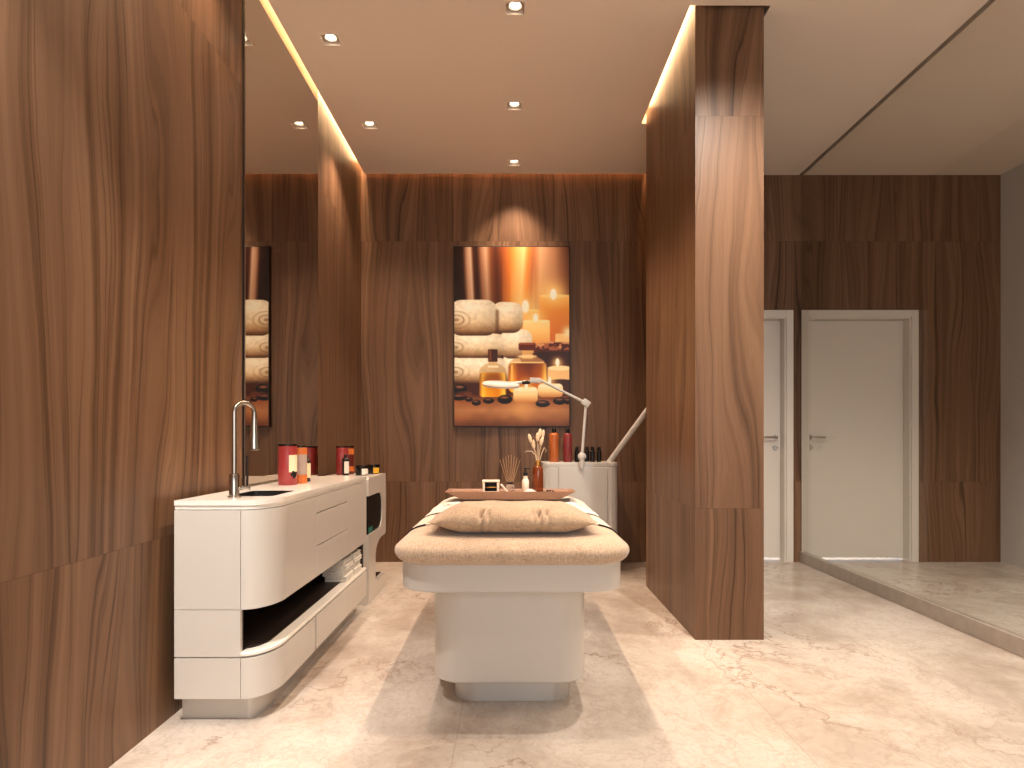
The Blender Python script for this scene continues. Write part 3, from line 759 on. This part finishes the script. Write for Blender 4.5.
def xsec(n=10, off=0.0, a0=-25):
    """half cross-section of the cushion, from side to centre: list of (x,z)"""
    pts = []
    for k in range(n+1):
        a = math.radians(a0+(90-a0)*k/n)
        if a < 0: pts.append((BW-.045*(1-math.cos(a))+off*math.cos(a), ZM+(ZM-MZ0)*math.sin(a)+off*math.sin(a)))
        else: pts.append((BW-.13*(1-math.cos(a))+off*math.cos(a), ZM+(MZ1-ZM)*math.sin(a)+off*math.sin(a)))
    return pts
def drape(y0, y1, off, th, a0=-25, ny=24, wr=0.0, seed=1, flatn=24, x_cut=None):
    R = random.Random(seed); ph = [R.uniform(0, 6) for _ in range(8)]
    half = xsec(10, off, a0); xc = half[-1][0]
    sec = [(-x, z) for x, z in half] + [(-xc+2*xc*k/flatn, half[-1][1]) for k in range(1, flatn)] + [(x, z) for x, z in reversed(half)]
    if x_cut: sec = [p for p in sec if x_cut[0] <= p[0] <= x_cut[1]]
    def lift(x, y):
        v = wr*(.5+.5*math.sin(x*19+ph[0]+2.2*math.sin(y*9+ph[1])))*(.5+.5*math.sin(y*23+ph[2]+1.7*math.sin(x*8+ph[3])))
        return v
    top = []; bot = []
    for j in range(ny+1):
        y = y0+(y1-y0)*j/ny
        edge = .008*math.sin(3*y) if wr else 0
        top.append([(x, y+.006*wr*100*math.sin(x*7+ph[5])*(1 if j in (0, ny) else .5), z+lift(x, y)*(1 if abs(x) < BW-.08 else .4)+th) for x, z in sec])
        bot.append([(x, p[1], z) for (x, z), p in zip(sec, top[-1])])
    bm = NB(); n = len(sec)
    T = [[bm.verts.new(p) for p in r] for r in top]; B = [[bm.verts.new(p) for p in r] for r in bot]
    for j in range(ny):
        for i in range(n-1):
            bm.faces.new((T[j][i], T[j][i+1], T[j+1][i+1], T[j+1][i])); bm.faces.new((B[j][i], B[j+1][i], B[j+1][i+1], B[j][i+1]))
        bm.faces.new((T[j][0], T[j+1][0], B[j+1][0], B[j][0])); bm.faces.new((T[j][-1], B[j][-1], B[j+1][-1], T[j+1][-1]))
    for i in range(n-1):
        bm.faces.new((T[0][i], B[0][i], B[0][i+1], T[0][i+1])); bm.faces.new((T[-1][i], T[-1][i+1], B[-1][i+1], B[-1][i]))
    return bm
run = thing('bed_runner', 'oatmeal cloth runner with two dark edge lines across the bed behind the front pillow', 'blanket', (0, 2.93, .704))
obj('cloth', drape(2.74, 3.12, .0015, .005), RUNM, run, smooth=60)
obj('dark_edging', drape(3.106, 3.130, .0015, .0085, ny=2), PIPING, run, smooth=60)
for cut in ((-.6, -.36), (.36, .6)):
    obj('dark_edging', drape(2.728, 2.742, .0015, .0066, ny=2, x_cut=cut), PIPING, run, smooth=60)
tw = obj('bath_towel', drape(3.16, 3.98, .0015, .006, a0=5, ny=44, wr=.012, seed=4), WHITEC, smooth=60)
tag(tw, 'crumpled white towel spread across the bed under the wooden tray', 'towel')
# bunched folds of the towel in front of the tray
for (x0, x1, yy, hh) in ((.07, .21, 3.50, .020), (.25, .37, 3.46, .016), (-.37, -.24, 3.47, .016)):
    pts = [(x0+(x1-x0)*k/12, yy+.02*math.sin(k), .7105) for k in range(13)]
    fo = obj('towel_fold', tube(NB(), pts, [.003+hh*math.sin(PI*k/12) for k in range(13)], 12, flat=1.0), WHITEC, None, smooth=70); fo.parent = tw

# pillow
def pillow(W, D, T, seed=2, nx=110, ny=40):
    bm = NB(); R = random.Random(seed)
    def P(i, j, s):
        u = -1+2*i/nx; v = -1+2*j/ny
        crease = 0
        # corners pulled out, sides slightly hollow
        x = W*u*(1-.05*(1-v*v)*abs(u)**3*0+0.03*abs(v)**3); y = D*v*(1-.34*abs(u)**5)
        t = (1-max(0, (abs(u)-.60)/.40)**1.35)*(1-abs(v)**3.2)**.5
        h = T*t
        dent = 0
        for (du, a) in ((-.34, 1), (-.25, .7), (.33, 1), (.42, .7), (.26, .5)):
            dent += a*.028*math.exp(-((u-du-.03*math.sin(v*9))/.020)**2)*math.exp(-((v+.78)/.17)**2)
        wv = .003*math.sin(u*11+v*3)*math.sin(v*7+1)*t
        z = (h*1.0 if s > 0 else -h*.72); y += dent*.9
        if s > 0: z += wv-dent
        return (x, y, z)
    top = [[bm.verts.new(P(i, j, 1)) for i in range(nx+1)] for j in range(ny+1)]
    bot = [[top[j][i] if (i in (0, nx) or j in (0, ny)) else bm.verts.new(P(i, j, -1)) for i in range(nx+1)] for j in range(ny+1)]
    for j in range(ny):
        for i in range(nx):
            bm.faces.new((top[j][i], top[j][i+1], top[j+1][i+1], top[j+1][i]))
            try: bm.faces.new((bot[j][i], bot[j+1][i], bot[j+1][i+1], bot[j][i+1]))
            except ValueError: pass
    return bm
p = obj('pillow', pillow(.322, .195, .064), LINENP, smooth=80); p.location = (.003, 2.585, .7495)
tag(p, 'plump tan linen pillow lying at the near end of the massage bed', 'pillow')

# ------------------------------------------------------------------ tray and things on it
TZ = .727; TT = .773
bm = NB()
rings = []
def trect(hx, y0, y1, z): return [(-hx-.012, y0, z), (hx-.006, y0, z), (hx-.006, y1, z), (-hx-.012, y1, z)]
rings = [trect(.272, 3.625, 3.800, TZ), trect(.352, 3.603, 3.822, TT-.006), trect(.366, 3.600, 3.825, TT), trect(.348, 3.608, 3.817, TT), trect(.335, 3.615, 3.810, TT-.008)]
loops(bm, rings)
tr = obj('serving_tray', bm, TRAYM); tag(tr, 'pale brown boat-shaped wooden tray resting across the bed', 'tray')
Z0 = TT-.0078
# boxed candle
t = thing('boxed_candle', 'small white box holding a dark candle on the wooden tray', 'candle', (-.120, 3.69, Z0))
bm = NB(); x0, x1 = -.168, -.074
box(bm, x0, x0+.012, 3.665, 3.735, Z0, Z0+.058); box(bm, x1-.012, x1, 3.665, 3.735, Z0, Z0+.058)
box(bm, x0-.003, x1+.003, 3.662, 3.738, Z0+.058, Z0+.068, .002); box(bm, x0+.012, x1-.012, 3.665, 3.735, Z0, Z0+.005)
obj('white_case', bm, LOTION, t)
obj('candle_glass', rstack(NB(), x0+.013, x1-.013, 3.668, 3.732, .012, [(0, Z0+.0055), (0, Z0+.054)], 4), BLACKG, t, smooth=30)
obj('gold_band', rstack(NB(), x0+.0125, x1-.0125, 3.6672, 3.7328, .012, [(0, Z0+.026), (0, Z0+.031)], 4), GOLD, t, smooth=30)
# leaning white soap
bm = box(NB(), -.006, .006, -.024, .024, 0, .058, .003); bm.transform(Matrix.Rotation(math.radians(-38), 4, 'Y'))
s = obj('soap_bar', bm, LOTION); s.location = (-.028, 3.70, Z0+.002); s.rotation_euler = (0, 0, .1); s.scale = (1, 1, .9)
tag(s, 'white soap bar leaning beside the boxed candle on the tray', 'soap')
# reed diffuser
dxx, dyy = -.012, 3.755
t = thing('reed_diffuser', 'small clear diffuser jar with black collar on the tray', 'diffuser', (dxx, dyy, Z0))
obj('jar', lathe(NB(), (dxx, dyy, Z0), [(.024, .0003), (.027, .003), (.027, .030), (.020, .038), (.012, .040)]), CLEARJ, t, smooth=40)
obj('collar', lathe(NB(), (dxx, dyy, Z0), [(.012, .040), (.018, .041), (.018, .052), (.010, .053)]), BLACK, t, smooth=40)
r0 = None
for k in range(8):
    a = -1+2*k/7; tx = .060*a; ty = .03*math.sin(k*2.3); hh = .165-.03*abs(a)
    o = obj('reed_stick', tube(NB(), [(dxx+.004*a, dyy, Z0+.012), (dxx+tx, dyy+ty, Z0+.05+hh)], .0009, 6), REED)
    tag(o, 'thin rattan reed fanning out of the diffuser jar on the tray', 'reed', 'rattan reeds in the diffuser')
# pump bottle
px_, py_ = .078, 3.70
t = thing('pump_bottle', 'small milky lotion bottle with black pump on the tray beside the amber vase', 'bottle', (px_, py_, Z0))
obj('body', lathe(NB(), (px_, py_, Z0), [(.019, .0003), (.0205, .003), (.0205, .062), (.017, .070), (.0125, .074), (.0125, .092)]), LOTION, t, smooth=40)
pm = obj('pump', lathe(NB(), (px_, py_, Z0), [(.0135, .092), (.0135, .112), (.006, .114), (.005, .130), (.010, .131), (.010, .138), (.004, .139)]), BLACK, t, smooth=40)
obj('nozzle', tube(NB(), [(px_, py_, Z0+.135), (px_+.022, py_-.004, Z0+.135), (px_+.026, py_-.005, Z0+.128)], .0035, 8), BLACK, pm, smooth=50)
# white cloth scrap / shells
bm = NB(); rs = random.Random(5)
rings = []
for q, (r, z) in enumerate(((.034, 0.0003), (.036, .004), (.026, .012), (.012, .018), (.003, .020))):
    rings.append([(.100+r*(1+.18*math.sin(3*a+q))*math.cos(a), 3.655+r*.55*(1+.15*math.sin(4*a))*math.sin(a), Z0+z) for a in [2*PI*k/20 for k in range(20)]])
loops(bm, rings); o = obj('face_cloth', bm, WHITEC, smooth=70); tag(o, 'little crumpled white cloth on the tray in front of the pump bottle', 'cloth')
# amber vase
vx, vy = .150, 3.715
t = thing('vase', 'slim amber glass bottle vase with brass neck on the wooden tray', 'vase', (vx, vy, Z0))
obj('glass_body', lathe(NB(), (vx, vy, Z0), [(.026, .0003), (.031, .004), (.031, .10), (.0305, .132), (.024, .146), (.015, .152), (.0145, .155)]), AMBER, t, smooth=40)
obj('neck', lathe(NB(), (vx, vy, Z0), [(.0145, .153), (.017, .154), (.017, .172), (.019, .174), (.019, .180), (.015, .181)]), GOLD, t, smooth=40)
zv = Z0+.181
heads = [(-.046, .128, -.25), (-.024, .094, -.1), (-.002, .135, 0), (.012, .158, .1), (.030, .152, .12), (.022, .112, .3)]
for i, (hx, hz, tl) in enumerate(heads):
    yy = vy+.012*math.sin(i*2.1)
    tt = thing('bunny_tail_grass', 'dried bunny tail grass stem standing in the amber vase', 'dried grass', (vx, vy, zv), 'dried grass stems in the amber vase')
    obj('stem', tube(NB(), [(vx+.002*(i-2.5), vy, zv-.02), (vx+hx*.45, (vy+yy)/2, zv+hz*.5), (vx+hx, yy, zv+hz-.02)], .0014, 6), STRAW, tt)
    obj('seed_head', ellipsoid(NB(), (vx+hx, yy, zv+hz), .0105, .0105, .027, rot=Matrix.Rotation(tl, 4, 'Y')), STRAW, tt, smooth=80)
o = obj('dried_leaf', tube(NB(), [(vx-.006, vy, zv-.02), (vx-.012, vy, zv+.03), (vx-.035, vy, zv+.052), (vx-.062, vy, zv+.054), (vx-.078, vy, zv+.046)], [.002, .002, .003, .002, .0006], 6), STRAW)
tag(o, 'long dried leaf arching left out of the amber vase', 'leaf')
o = obj('dried_leaf', tube(NB(), [(vx+.006, vy, zv-.02), (vx+.022, vy, zv+.04), (vx+.038, vy, zv+.075), (vx+.048, vy, zv+.060), (vx+.046, vy, zv+.045)], [.002, .002, .003, .002, .0006], 6), STRAW)
tag(o, 'short dried leaf curling right out of the amber vase', 'leaf')
for i, (x, y, r) in enumerate(((.205, 3.69, .008), (.222, 3.71, .007), (.236, 3.68, .006))):
    o = obj('pebble', ellipsoid(NB(), (x, y, Z0+r*.8), r, r, r*.8), PEB, smooth=80)
    tag(o, ('dark pebble on the tray nearest the amber vase', 'middle one of three dark pebbles on the tray', 'smallest dark pebble, nearest the right tip of the tray')[i], 'pebble', 'dark pebbles on the tray')

# ------------------------------------------------------------------ equipment cabinet at the back
t = thing('equipment_cabinet', 'pale grey rounded equipment trolley behind the bed near the back wall', 'cabinet', (.54, 5.3, 0))
CX0, CX1, CY0, CY1, CZ = .246, .848, 5.10, 5.50, .882
rstack(bm := NB(), CX0, CX1, CY0, CY1, .05, [(.01, .04), (0, .045), (0, CZ-.03)], 6); obj('body', bm, GREYW, t, smooth=30)
rstack(bm := NB(), CX0-.002, CX1+.002, CY0-.002, CY1+.002, .052, [(0, CZ-.028), (0, CZ-.004), (.004, CZ)], 6); obj('top', bm, GREYW, t, smooth=30)
obj('door', BX(CX0+.125, CX1-.088, CY0-.010, CY0+.001, .08, CZ-.034, .003), GREYW, t)
obj('corner_post', BX(CX0+.052, CX0+.121, CY0-.006, CY0+.001, .08, CZ-.034, .002), GREYW, t); obj('corner_post', BX(CX1-.084, CX1-.05, CY0-.006, CY0+.001, .08, CZ-.034, .002), GREYW, t)
for sx in (CX0+.06, CX1-.06):
    for sy in (CY0+.06, CY1-.06): obj('caster', lathe(NB(), (sx, sy, 0), [(.02, .0003), (.024, .01), (.02, .042)], 14), BLACK, t, smooth=40)
bottle(.345, 5.25, CZ, .039, .275, simple('orange_bottle_plastic', (184, 98, 44), .35, coat=.2), 'tall orange bottle with black cap on the grey equipment trolley', lab=None, capfrac=.13)
bottle(.457, 5.25, CZ, .036, .272, simple('maroon_bottle_plastic', (126, 44, 44), .35, coat=.2), 'tall dark red bottle with black cap on the grey equipment trolley', lab=None, capfrac=.13)
for i, px in enumerate((577, 587, 592.5, 599)):
    yy = (5.27, 5.33, 5.24, 5.26)[i]
    bottle((px-512)*yy/F, yy, CZ, .020, .125, BLACK, ('small black bottle right beside the tall dark red bottle', 'small black bottle just behind the lamp arm joint', 'small black bottle, second from the right on the trolley', 'rightmost small black bottle on the grey trolley')[i], group='small black bottles on the trolley', capfrac=.25, cw=.74)
# magnifier lamp with jointed arm
ly = 5.06
P = lambda px, py, y: Vector(((px-512)*y/F, y, H+(439-py)*y/F))
t = thing('examination_lamp', 'white jointed arm lamp clamped to the front edge of the grey trolley', 'lamp', P(582, 468, ly))
a, b, c = P(582, 456.5, ly), P(586, 403, ly), P(541, 380.5, ly)
bm = NB(); cl = P(582, 466, ly); tube(bm, [cl+Vector((0, 0, -.02)), cl+Vector((0, 0, .02)), a], [.016, .022, .012]); box(bm, cl.x-.014, cl.x+.014, ly-.005, CY0-.001, cl.z-.012, cl.z+.006, .003)
obj('clamp', bm, GREYW, t, smooth=50)
obj('lower_joint', ellipsoid(NB(), a, .034, .022, .034), GREYW, t, smooth=80)
obj('lower_arm', tube(NB(), [a, b], .0115), GREYW, t, smooth=50)
bm = box(NB(), -.032, .032, -.02, .02, -.026, .026, .008); bm.transform(Matrix.Translation(b) @ Matrix.Rotation(.6, 4, 'Y'))
obj('elbow_joint', bm, GREYW, t, smooth=40)
obj('upper_arm', tube(NB(), [b, c], .0105), GREYW, t, smooth=50)
bm = box(NB(), -.046, .046, -.02, .02, -.020, .020, .006); bm.transform(Matrix.Translation(P(535.5, 380.5, ly)) @ Matrix.Rotation(.06, 4, 'Y'))
obj('head_joint', bm, GREYW, t, smooth=40)
d0, d1 = P(530, 382, ly), P(522, 382.5, ly)
obj('swivel', tube(NB(), [d0, d1], .016), LIDM, t, smooth=50)
hd = P(501, 384.5, ly); bm = NB()
M = Matrix.Rotation(math.radians(3), 4, 'Y') @ Matrix.Rotation(math.radians(14), 4, 'X')
n = 36; rings = []
for r, z in ((.70, -.010), (.93, -.016), (1, 0), (.93, .014), (.60, .020), (.55, .006)):
    rings.append([tuple(hd + M @ Vector((.150*r*math.cos(2*PI*k/n), .105*r*math.sin(2*PI*k/n), z))) for k in range(n)])
loops(bm, rings, cap0=False, cap1=True)
hdo = obj('lamp_head', bm, DOORM, t, smooth=50)
bm = NB(); loops(bm, [[tuple(hd + M @ Vector((.150*r*math.cos(2*PI*k/n), .105*r*math.sin(2*PI*k/n), z))) for k in range(n)] for r, z in ((.70, -.010), (.695, -.004))])
obj('lens', bm, LIDM, hdo)
obj('handle', tube(NB(), [d1, P(514, 383.5, ly)], [.012, .016]), GREYW, t, smooth=50)
# slanting white tube
t = thing('device_arm', 'thick white tube slanting from the grey trolley to behind the wood partition', 'device arm', (.79, 5.17, CZ))
e0, e1 = Vector((.790, 5.17, CZ+.008)), Vector((1.085, 4.93, 1.350))
obj('tube', tube(NB(), [e0, e0.lerp(e1, .97), e1], [.022, .022, .018], 16), GREYW, t, smooth=50)
obj('foot_socket', lathe(NB(), (.790, 5.17, CZ), [(.030, .0002), (.030, .006), (.024, .016)]), GREYW, t, smooth=50)

# ------------------------------------------------------------------ world, camera, colour
wd = bpy.data.worlds.new('World'); C.world = wd; wd.use_nodes = True
wd.node_tree.nodes['Background'].inputs[0].default_value = (.75, .85, 1, 1); wd.node_tree.nodes['Background'].inputs[1].default_value = .6
cam = bpy.data.cameras.new('Camera'); co_ = bpy.data.objects.new('Camera', cam); C.collection.objects.link(co_)
co_.location = (0, 0, H); co_.rotation_euler = (PI/2, 0, 0)
cam.sensor_fit = 'HORIZONTAL'; cam.sensor_width = 36; cam.lens = F/1024*36; cam.shift_y = 55/1024; cam.clip_start = .05
C.camera = co_
vs = C.view_settings; vs.view_transform = 'Standard'; vs.look = 'None'; vs.gamma = 1; vs.exposure = -0.04; vs.use_curve_mapping = False
